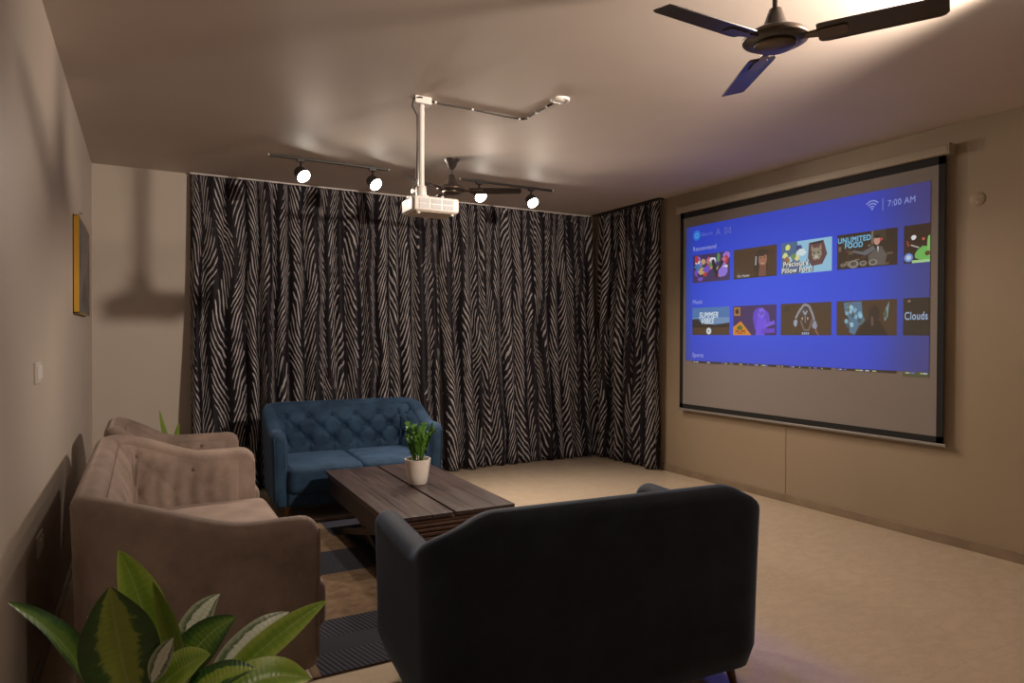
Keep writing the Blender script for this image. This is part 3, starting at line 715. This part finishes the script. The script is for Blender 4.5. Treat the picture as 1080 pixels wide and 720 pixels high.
u = US[4]; w5 = U1-u; P = thumb(); P.rect(u, u+w5, *T1, (40, 18, 8)); P.blob(u+.15, 2.04, .07, .06, (110, 190, 90), 1, 2); P.blob(u+.19, 2.09, .025, .10, (140, 200, 110), 1.5, 3); P.disc(u+.035, 2.02, .032, (110, 150, 230), 2)
P.disc(u+.035, 2.02, .018, (200, 215, 235), 3); P.blob(u+.07, 2.16, .02, .02, (235, 235, 235), 2, 5); P.rect(u+.06, U1, T1[0], T1[0]+.02, (170, 220, 150), 2.5); P.line([(u+.025, 2.14), (u+.035, 2.10)], .008, (200, 70, 40), 3); P.line([(u+.05, 2.11), (u+.11, 2.085)], .008, (190, 190, 180), 3)
P.blob(u+.17, 2.04, .02, .02, (90, 60, 20), 3, 3); P.disc(u+.14, 2.145, .01, (210, 100, 60), 3); P.build('thumbnail', menu)
# row two
u = US[0]; P = thumb(); P.rect(u, u+PW, *T2, (70, 120, 185)); P.rect(u, u+PW, T2[0]+.11, T2[0]+.17, (110, 150, 195), 1); P.rect(u, u+PW, T2[0], T2[0]+.085, D0, 2)
P.poly([(u, T2[0]+.08), (u, T2[0]+.16), (u+.09, T2[0]+.16), (u+.12, T2[0]+.12), (u+.30, T2[0]+.10), (u+PW, T2[0]+.12), (u+PW, T2[0]+.08)], (22, 20, 26), 2)
P.text('SUMMER', u+.09, 1.625, .078, (225, 240, 250), 4, .003, .25, sx=.80); P.text('VIBES', u+.115, 1.565, .078, (225, 240, 250), 4, .003, .25, sx=.85)
P.disc(u+.225, 1.495, .033, (215, 225, 230), 4); P.poly([(u+.215, 1.505), (u+.215, 1.485), (u+.235, 1.495)], (60, 80, 90), 5); P.build('thumbnail', menu)
u = US[1]; P = thumb(); P.rect(u, u+PW, *T2, (48, 20, 95)); P.blob(u+.32, 1.60, .12, .12, (92, 60, 215), 1, 8); P.blob(u+.325, 1.655, .045, .05, (130, 100, 250), 2, 4); P.poly([(u+.26, 1.456), (u+.36, 1.456), (u+.38, 1.60), (u+.28, 1.62)], (110, 75, 240), 2); P.line([(u+.36, 1.54), (u+.47, 1.57)], .035, (120, 85, 235), 3); P.line([(u+.33, 1.49), (u+.47, 1.50)], .04, (100, 55, 210), 3)
P.line([(u+.30, 1.67), (u+.318, 1.635), (u+.335, 1.67), (u+.352, 1.635)], .008, (60, 30, 160), 4)
P.rect(u+.01, u+.085, 1.635, 1.715, (170, 120, 50), 3); P.blob(u+.047, 1.675, .024, .028, (60, 20, 8), 4, 3)
P.poly([(u, 1.456), (u+.215, 1.456), (u+.09, 1.585), (u, 1.53)], (225, 140, 20), 3); P.blob(u+.08, 1.525, .035, .025, (70, 110, 20), 4, 2); P.text('MUM', u+.025, 1.467, .055, (130, 30, 10), 5, .002, sx=.9); P.build('thumbnail', menu)
u = US[2]; P = thumb(); P.rect(u, u+PW, *T2, D0)
S_ = (150, 150, 160); P.line([(u+.15, 1.60), (u+.19, 1.665), (u+.235, 1.715), (u+.28, 1.70), (u+.31, 1.64), (u+.33, 1.58)], .02, S_); P.line([(u+.20, 1.58), (u+.235, 1.50), (u+.28, 1.50), (u+.31, 1.59)], .014, (120, 105, 100)); P.blob(u+.15, 1.56, .022, .035, (160, 170, 190), 2, 1); P.blob(u+.335, 1.54, .024, .04, (150, 155, 175), 2, 2)
P.blob(u+.24, 1.65, .04, .04, (70, 72, 82), 2, 3); P.poly([(u+.205, 1.60), (u+.225, 1.61), (u+.22, 1.58)], (190, 170, 160), 3); P.poly([(u+.28, 1.60), (u+.26, 1.61), (u+.265, 1.58)], (190, 170, 160), 3); P.line([(u+.225, 1.66), (u+.245, 1.63), (u+.262, 1.66)], .012, (170, 175, 185), 4); P.line([(u+.245, 1.63), (u+.245, 1.56)], .01, (130, 130, 140), 4)
P.line([(u+.15, 1.52), (u+.11, 1.46)], .012, (60, 60, 40)); P.line([(u+.34, 1.50), (u+.37, 1.46)], .016, (140, 90, 75)); P.blob(u+.06, 1.68, .03, .03, (40, 38, 22), 2, 5)
for k in range(4): P.rect(u+.215+k*.018, u+.226+k*.018, 1.462, 1.482, (170, 185, 210), 3); P.line([(u+.38+k*.025, 1.665), (u+.388+k*.025, 1.695)], .006, (70, 68, 55), 3)
P.build('thumbnail', menu)
u = US[3]; P = thumb(); P.rect(u, u+PW, *T2, D0); P.poly([(u+.06, 1.715), (u+.21, 1.72), (u+.22, 1.62), (u+.24, 1.57), (u+.19, 1.53), (u+.155, 1.46), (u+.11, 1.48), (u+.11, 1.58), (u+.07, 1.64)], (80, 120, 150), 1)
q = random.Random(8)
for k in range(24): P.blob(u+.08+.13*q.random(), 1.52+.18*q.random(), .018, .02, [(130, 180, 210), (60, 85, 95), (160, 205, 230), (90, 110, 110)][k % 4], 2+k*.03, k)
P.poly([(u+.155, 1.456), (u+.235, 1.56), (u+.30, 1.60), (u+.36, 1.56), (u+.42, 1.456)], (26, 16, 8), 3.5); P.blob(u+.31, 1.62, .05, .075, (34, 22, 14), 3.6, 7); P.line([(u+.295, 1.60), (u+.30, 1.53)], .02, (90, 75, 70), 4); P.poly([(u+.385, 1.62), (u+.43, 1.715), (u+.42, 1.60), (u+.395, 1.56)], (120, 150, 160), 3); P.blob(u+.40, 1.62, .015, .035, (70, 90, 60), 4, 4); P.build('thumbnail', menu)
u = US[4]; P = thumb(); P.rect(u, U1, *T2, (34, 26, 14)); P.text('Clouds', u+.008, 1.57, .080, (160, 185, 220), 3, .002, sx=.68); P.poly([(u+.03, 1.70), (u+.055, 1.70), (u+.045, 1.715)], (190, 150, 130), 3); P.build('thumbnail', menu)
# tops of the row cut off at the lower edge
for k in range(5):
    u = US[k]; ue = min(u+PW, U1); P = Pic(); P.rect(u, ue, 1.160 if k == 4 else 1.178, 1.1958, (70, 80, 40) if k == 4 else (26, 18, 10), 0)
    q = random.Random(k+40)
    for j in range(7): a = u+q.random()*(ue-u-.04); P.rect(a, a+.01+.03*q.random(), 1.181, 1.190, [(190, 200, 215), (120, 110, 220), (190, 190, 110)][(j+k) % 3], 1+j*.1)
    P.build('thumbnail', menu)

# ------------------------------------------------------------------ projector and its mount
MX, MY = 1.512, 3.905
mt = thing('projector_mount', 'white ceiling pole mount holding the projector', 'projector mount', (MX, MY, 0))
obj('ceiling_plate', bbox(-.055, .055, -.04, .04, H-.045, H, .004), M['white_metal'], mt)
bm = bmesh.new(); lathe(bm, [(.019, 2.352), (.019, H-.03)], n=18); obj('pole', bm, M['white_metal'], mt, smooth=True)
bm = bmesh.new(); lathe(bm, [(.029, 2.30), (.031, 2.31), (.031, 2.365), (.027, 2.372)], n=20); obj('collar', bm, M['white_metal'], mt, smooth=True)
bm = bmesh.new(); lathe(bm, [(.008, 0), (.008, .03)], (-.055, 0, 2.335), 10, True, 0, Matrix.Rotation(PI/2, 3, 'Y')); lathe(bm, [(.014, 0), (.014, .014)], (-.062, 0, 2.335), 10, True, 0, Matrix.Rotation(PI/2, 3, 'Y')); obj('knob', bm, M['white_metal'], mt, smooth=True)
bm = bmesh.new(); box(bm, -.09, .09, -.012, .012, 2.292, 2.300); box(bm, -.012, .012, -.09, .09, 2.292, 2.300); obj('bracket', bm, M['white_metal'], mt)
pj = thing('projector', 'white projector with vented side hanging on the ceiling pole', 'projector', (MX+.055, MY-.02, 2.20), -.02)
obj('body', bbox(-.145, .145, -.11, .12, 0, .088, .010, 3), M['white'], pj, smooth=True)
obj('underside', bbox(-.13, .13, -.097, .107, -.006, .001, .003), M['underside'], pj)
for i in range(3):
    for j in range(2):
        x0 = -.115+i*.078; z0 = .014+j*.033; bm = bmesh.new(); box(bm, x0, x0+.066, -.1125, -.108, z0, z0+.027)
        for k in range(5): box(bm, x0, x0+.066, -.1135, -.112, z0+.002+k*.005, z0+.0045+k*.005)
        obj('vent', bm, M['grille'], pj)
bm = bmesh.new(); R = Matrix.Rotation(PI/2, 3, 'Y'); lathe(bm, [(.032, 0), (.034, .012), (.028, .016), (.026, .010)], (.143, .04, .045), 24, True, 0, R); obj('lens_ring', bm, M['black'], pj, smooth=True)
bm = bmesh.new(); lathe(bm, [(.025, 0), (.018, .006), (.002, .009)], (.15, .04, .045), 20, True, 0, R); obj('lens', bm, M['glass_dark'], pj, smooth='all')
obj('rear_panel', bbox(-.152, -.143, -.085, .10, .006, .078, .003), M['white'], pj)
for i, (xx, yy) in enumerate(((-.11, -.08), (.11, -.08), (0, .09))):
    bm = bmesh.new(); lathe(bm, [(.011, -.016), (.012, -.005)], (xx, yy, 0), 14); obj('foot', bm, M['white'], pj, smooth=True)
bm = bmesh.new(); lathe(bm, [(.008, .087), (.010, .10), (.006, .104)], (.05, -.07, 0), 12); obj('focus_knob', bm, M['white'], pj, smooth=True)

# cable over the ceiling
cb = thing('projector_cable', 'thin dark cable clipped across the ceiling from the projector pole to the ceiling disc', 'cable', (MX, MY, 0))
q = random.Random(2); way = [(.03, .0), (.12, .02), (.36, .02), (.60, .03), (.74, .03), (.755, .0), (.75, -.12), (.75, -.25), (.752, -.36)]
pts = [(a, b, H-.006-.002*(i % 2)) for i, (a, b) in enumerate(way)]
bm = bmesh.new(); tube(bm, pts, .006, 8)
tube(bm, [(.03, 0, H-.008), (-.02, -.046, H-.012), (-.062, -.03, H-.02), (-.064, -.01, H-.06), (-.035, -.02, H-.12), (-.030, -.01, 2.6), (-.032, -.004, 2.42), (-.046, .01, 2.37), (-.052, .02, 2.32), (-.04, .03, 2.29)], .0055, 8); obj('cord', bm, M['cable'], cb, smooth='all')
for a, b in ((.10, .016), (.36, .02), (.715, .03), (.753, -.03), (.75, -.14), (.75, -.27)):
    obj('clip', bbox(a-.007, a+.007, b-.009, b+.009, H-.014, H, .003), M['white'], cb)
sd = thing('ceiling_disc', 'small round white cover on the ceiling at the end of the cable', 'ceiling cover', (2.275, 3.50, H))
bm = bmesh.new(); lathe(bm, [(.060, 0), (.060, -.008), (.054, -.014), (.044, -.014), (.042, -.004)], n=36); obj('ring', bm, M['white'], sd, smooth=True)
bm = bmesh.new(); lathe(bm, [(.040, -.001), (.036, -.016), (.020, -.020), (.002, -.021)], (-.012, -.006, 0), n=28); obj('cover', bm, M['white'], sd, smooth=True)

# ------------------------------------------------------------------ ceiling fans
def make_fan(label, loc, rz, zb):
    f = thing('ceiling_fan', label, 'ceiling fan', loc, rz, 'dark brown ceiling fans'); d = zb-H
    bm = bmesh.new(); lathe(bm, [(.068, 0), (.066, -.012), (.052, -.03), (.030, -.075), (.018, -.088)], n=32); obj('canopy', bm, M['fan'], f, smooth=True)
    bm = bmesh.new(); lathe(bm, [(.012, -.08), (.012, d+.09)], n=16); obj('rod', bm, M['fan'], f, smooth=True)
    bm = bmesh.new(); lathe(bm, [(.014, d+.125), (.024, d+.118), (.036, d+.085), (.050, d+.045), (.056, d+.034)], n=32); obj('bell_cover', bm, M['fan'], f, smooth=True)
    bm = bmesh.new(); lathe(bm, [(.054, d+.036), (.085, d+.032), (.118, d+.014), (.124, d+.002), (.122, d-.008), (.105, d-.018), (.078, d-.022)], n=44); obj('motor_housing', bm, M['fan'], f, smooth=True)
    bm = bmesh.new(); lathe(bm, [(.080, d-.019), (.080, d-.030), (.066, d-.037), (.02, d-.041), (.001, d-.042)], n=36); obj('bottom_cap', bm, M['fan_trim'], f, smooth=True)
    bm = bmesh.new(); lathe(bm, [(.1245, d+.004), (.1265, d+.001), (.1265, d-.005), (.1245, d-.008)], n=44); obj('trim_ring', bm, M['fan_trim'], f, smooth=True)
    for k in range(3):
        Rz = Matrix.Rotation(2*PI*k/3, 4, 'Z') @ Matrix.Translation((0, 0, d-.004)) @ Matrix.Rotation(math.radians(-11), 4, 'X')
        bm = bmesh.new(); out = [(.155, -.052), (.165, -.060), (.19, -.062), (.57, -.052), (.583, -.045), (.585, .045), (.575, .056), (.56, .060), (.19, .062), (.165, .058), (.155, .050)]
        top = [bm.verts.new(Rz @ Vector((x, y, .002-.010*((y/.06)**2)))) for x, y in out]; bot = [bm.verts.new(Rz @ Vector((x, y, -.0015-.010*((y/.06)**2)))) for x, y in out]
        bm.faces.new(top); bm.faces.new(bot[::-1]); n = len(out)
        for i in range(n): bm.faces.new((top[i], bot[i], bot[(i+1) % n], top[(i+1) % n]))
        bl = obj('blade', bm, M['fan'], f)
        bm = bmesh.new(); o2 = [(.105, -.016), (.16, -.020), (.175, -.032), (.25, -.032), (.262, -.024), (.262, .024), (.25, .032), (.175, .032), (.16, .020), (.105, .016)]
        a = [bm.verts.new(Rz @ Vector((x, y, -.004))) for x, y in o2]; b = [bm.verts.new(Rz @ Vector((.5*(x-.18)*1.6+.18 if False else x, y*.9, -.016 if x > .15 else -.010))) for x, y in o2]
        bm.faces.new(a); bm.faces.new(b[::-1]); n = len(o2)
        for i in range(n): bm.faces.new((a[i], b[i], b[(i+1) % n], a[(i+1) % n]))
        bmesh.ops.recalc_face_normals(bm, faces=bm.faces); obj('blade_bracket', bm, M['fan_trim'], bl)
    return f
make_fan('dark brown ceiling fan nearest the camera, three blades spread at the top right', (2.21, 1.83, H), math.radians(59), 2.635)
make_fan('dark brown ceiling fan behind the projector near the curtains', (2.262, 5.144, H), math.radians(90), 2.668)

# ------------------------------------------------------------------ track lights
def aimq(v): return Vector(v).normalized().to_track_quat('-Z', 'Y')
def rail(x0, x1, y, label):
    o = obj('track_rail', bbox(x0, x1, y-.012, y+.012, H-.018, H, .002), M['rail']); tag(o, label, 'light rail', 'ceiling track rails')
    obj('end_cap', bbox(x0-.008, x0, y-.012, y+.012, H-.018, H, .002), M['white'], o)
    obj('end_cap', bbox(x1, x1+.008, y-.012, y+.012, H-.018, H, .002), M['white'], o)
def spot(x, y, label, aim, watts, size, z=2.758, rad=.055):
    r = thing('track_spotlight', label, 'spotlight', (x, y, z), 0, 'lit track spotlights'); q = aimq(aim); R = q.to_matrix()
    back = -(R @ Vector((0, 0, -1)))
    bm = bmesh.new(); lathe(bm, [(.036, .085), (.048, .075), (.056, .02), (.060, .0), (.060, -.010), (.056, -.010), (.055, -.002)], (0, 0, 0), 28, True, 0, R); obj('head', bm, M['spot'], r, smooth=True)
    bm = bmesh.new(); lathe(bm, [(.054, -.003), (.054, -.006)], (0, 0, 0), 28, True, 0, R); obj('led_lens', bm, M['led'], r)
    bm = bmesh.new(); pv = back*.05; tube(bm, [pv, pv+Vector((0, 0, .03)), (pv.x, pv.y*.9, H-.03-z)], .008, 10); obj('stem', bm, M['rail'], r, smooth='all')
    bm = bmesh.new(); box(bm, pv.x-.03, pv.x+.03, pv.y*.9-.014, pv.y*.9+.014, H-.040-z, H-.018-z); obj('adapter', bm, M['rail'], r)
    ld = bpy.data.lights.new('spot_light', 'SPOT'); ld.energy = watts; ld.color = WARM; ld.spot_size = math.radians(size); ld.spot_blend = .85; ld.shadow_soft_size = rad
    lo = bpy.data.objects.new('spot_light', ld); C.objects.link(lo); lo.parent = r; lo.location = R @ Vector((0, 0, -.06)); lo.rotation_mode = 'QUATERNION'; lo.rotation_quaternion = q
    return r
RY = 5.715
rail(.897, 1.90, RY, 'black ceiling rail with two lit spotlights over the tufted blue sofa')
rail(2.60, 3.62, RY, 'black ceiling rail with two lit spotlights right of the projector')
for x, lb in ((1.159, 'lit ceiling spotlight farthest left, over the tufted blue sofa'), (1.771, 'lit ceiling spotlight just left of the projector'), (2.793, 'lit ceiling spotlight just right of the projector and fan'), (3.368, 'lit ceiling spotlight farthest right of the row')):
    spot(x, 5.67, lb, SPOT_AIM if x > 2 else (0.34, SPOT_AIM[1], SPOT_AIM[2]), SPOT_W, SPOT_SIZE)
# the same kind of lamp behind the near fan, outside the picture, turned to the curtains
spot(REAR_POS[0], REAR_POS[1], 'lit ceiling spotlight on the camera side of the near fan', REAR_AIM, REAR_W, REAR_SIZE, REAR_POS[2], .07)
spot(1.0, 0.75, 'added unseen ceiling spotlight brightening the foreground plant', (-.62, .42, -1), 40, 58, rad=.08)  # made-up lamp, put in to lift the dark plant leaves

# ------------------------------------------------------------------ small wall pieces
pc = thing('framed_picture', 'gold framed dark abstract print on the left wall', 'picture', (XL, 5.02, 1.58))
fb = bmesh.new(); 
for a, b, c, d in ((0, .95, 0, .006), (0, .95, .614, .62), (0, .006, 0, .62), (.944, .95, 0, .62)): box(fb, .004, .034, a, b, c, d)
obj('frame', fb, M['gold'], pc); obj('backing', bbox(0, .006, -.003, .953, -.003, .623, 0), M['black'], pc)
obj('print', bbox(.006, .033, .007, .943, .007, .613, 0), M['print'], pc)
bm = bmesh.new(); lathe(bm, [(.003, 0), (.003, .02)], (0, .47, .70), 8, True, 0, Matrix.Rotation(PI/2, 3, 'Y')); obj('nail', bm, M['black'], pc)
def switch(loc, label, n):
    s = thing('wall_switch', label, 'switch', loc); hw = .075
    obj('plate', bbox(0, .009, -hw, hw, -.045, .045, .004), M['switch'], s)
    for k in range(n):
        y = -hw+2*hw*(k+.5)/n; obj('rocker', bbox(.008, .014, y-.017, y+.017, -.028, .028, .002), M['white'], s)
switch((XL, 3.38, 1.285), 'white switch plate at chest height on the left wall', 3)
switch((XL, 3.42, .56), 'white socket plate low on the left wall behind the taupe sofa', 2)
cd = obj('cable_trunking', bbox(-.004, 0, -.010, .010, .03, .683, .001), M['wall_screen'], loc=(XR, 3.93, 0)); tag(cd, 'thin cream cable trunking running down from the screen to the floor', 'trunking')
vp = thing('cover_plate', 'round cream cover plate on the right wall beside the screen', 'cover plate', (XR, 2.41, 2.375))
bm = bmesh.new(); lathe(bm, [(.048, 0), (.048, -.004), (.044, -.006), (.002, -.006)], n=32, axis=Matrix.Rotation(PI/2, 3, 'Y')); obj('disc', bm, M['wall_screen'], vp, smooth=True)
for dy, dz in ((.0, -.02), (-.02, .012)):
    bm = bmesh.new(); lathe(bm, [(.005, -.0058), (.004, -.0075)], (0, dy, dz), 8, True, 0, Matrix.Rotation(PI/2, 3, 'Y')); obj('screw', bm, M['underside'], vp)
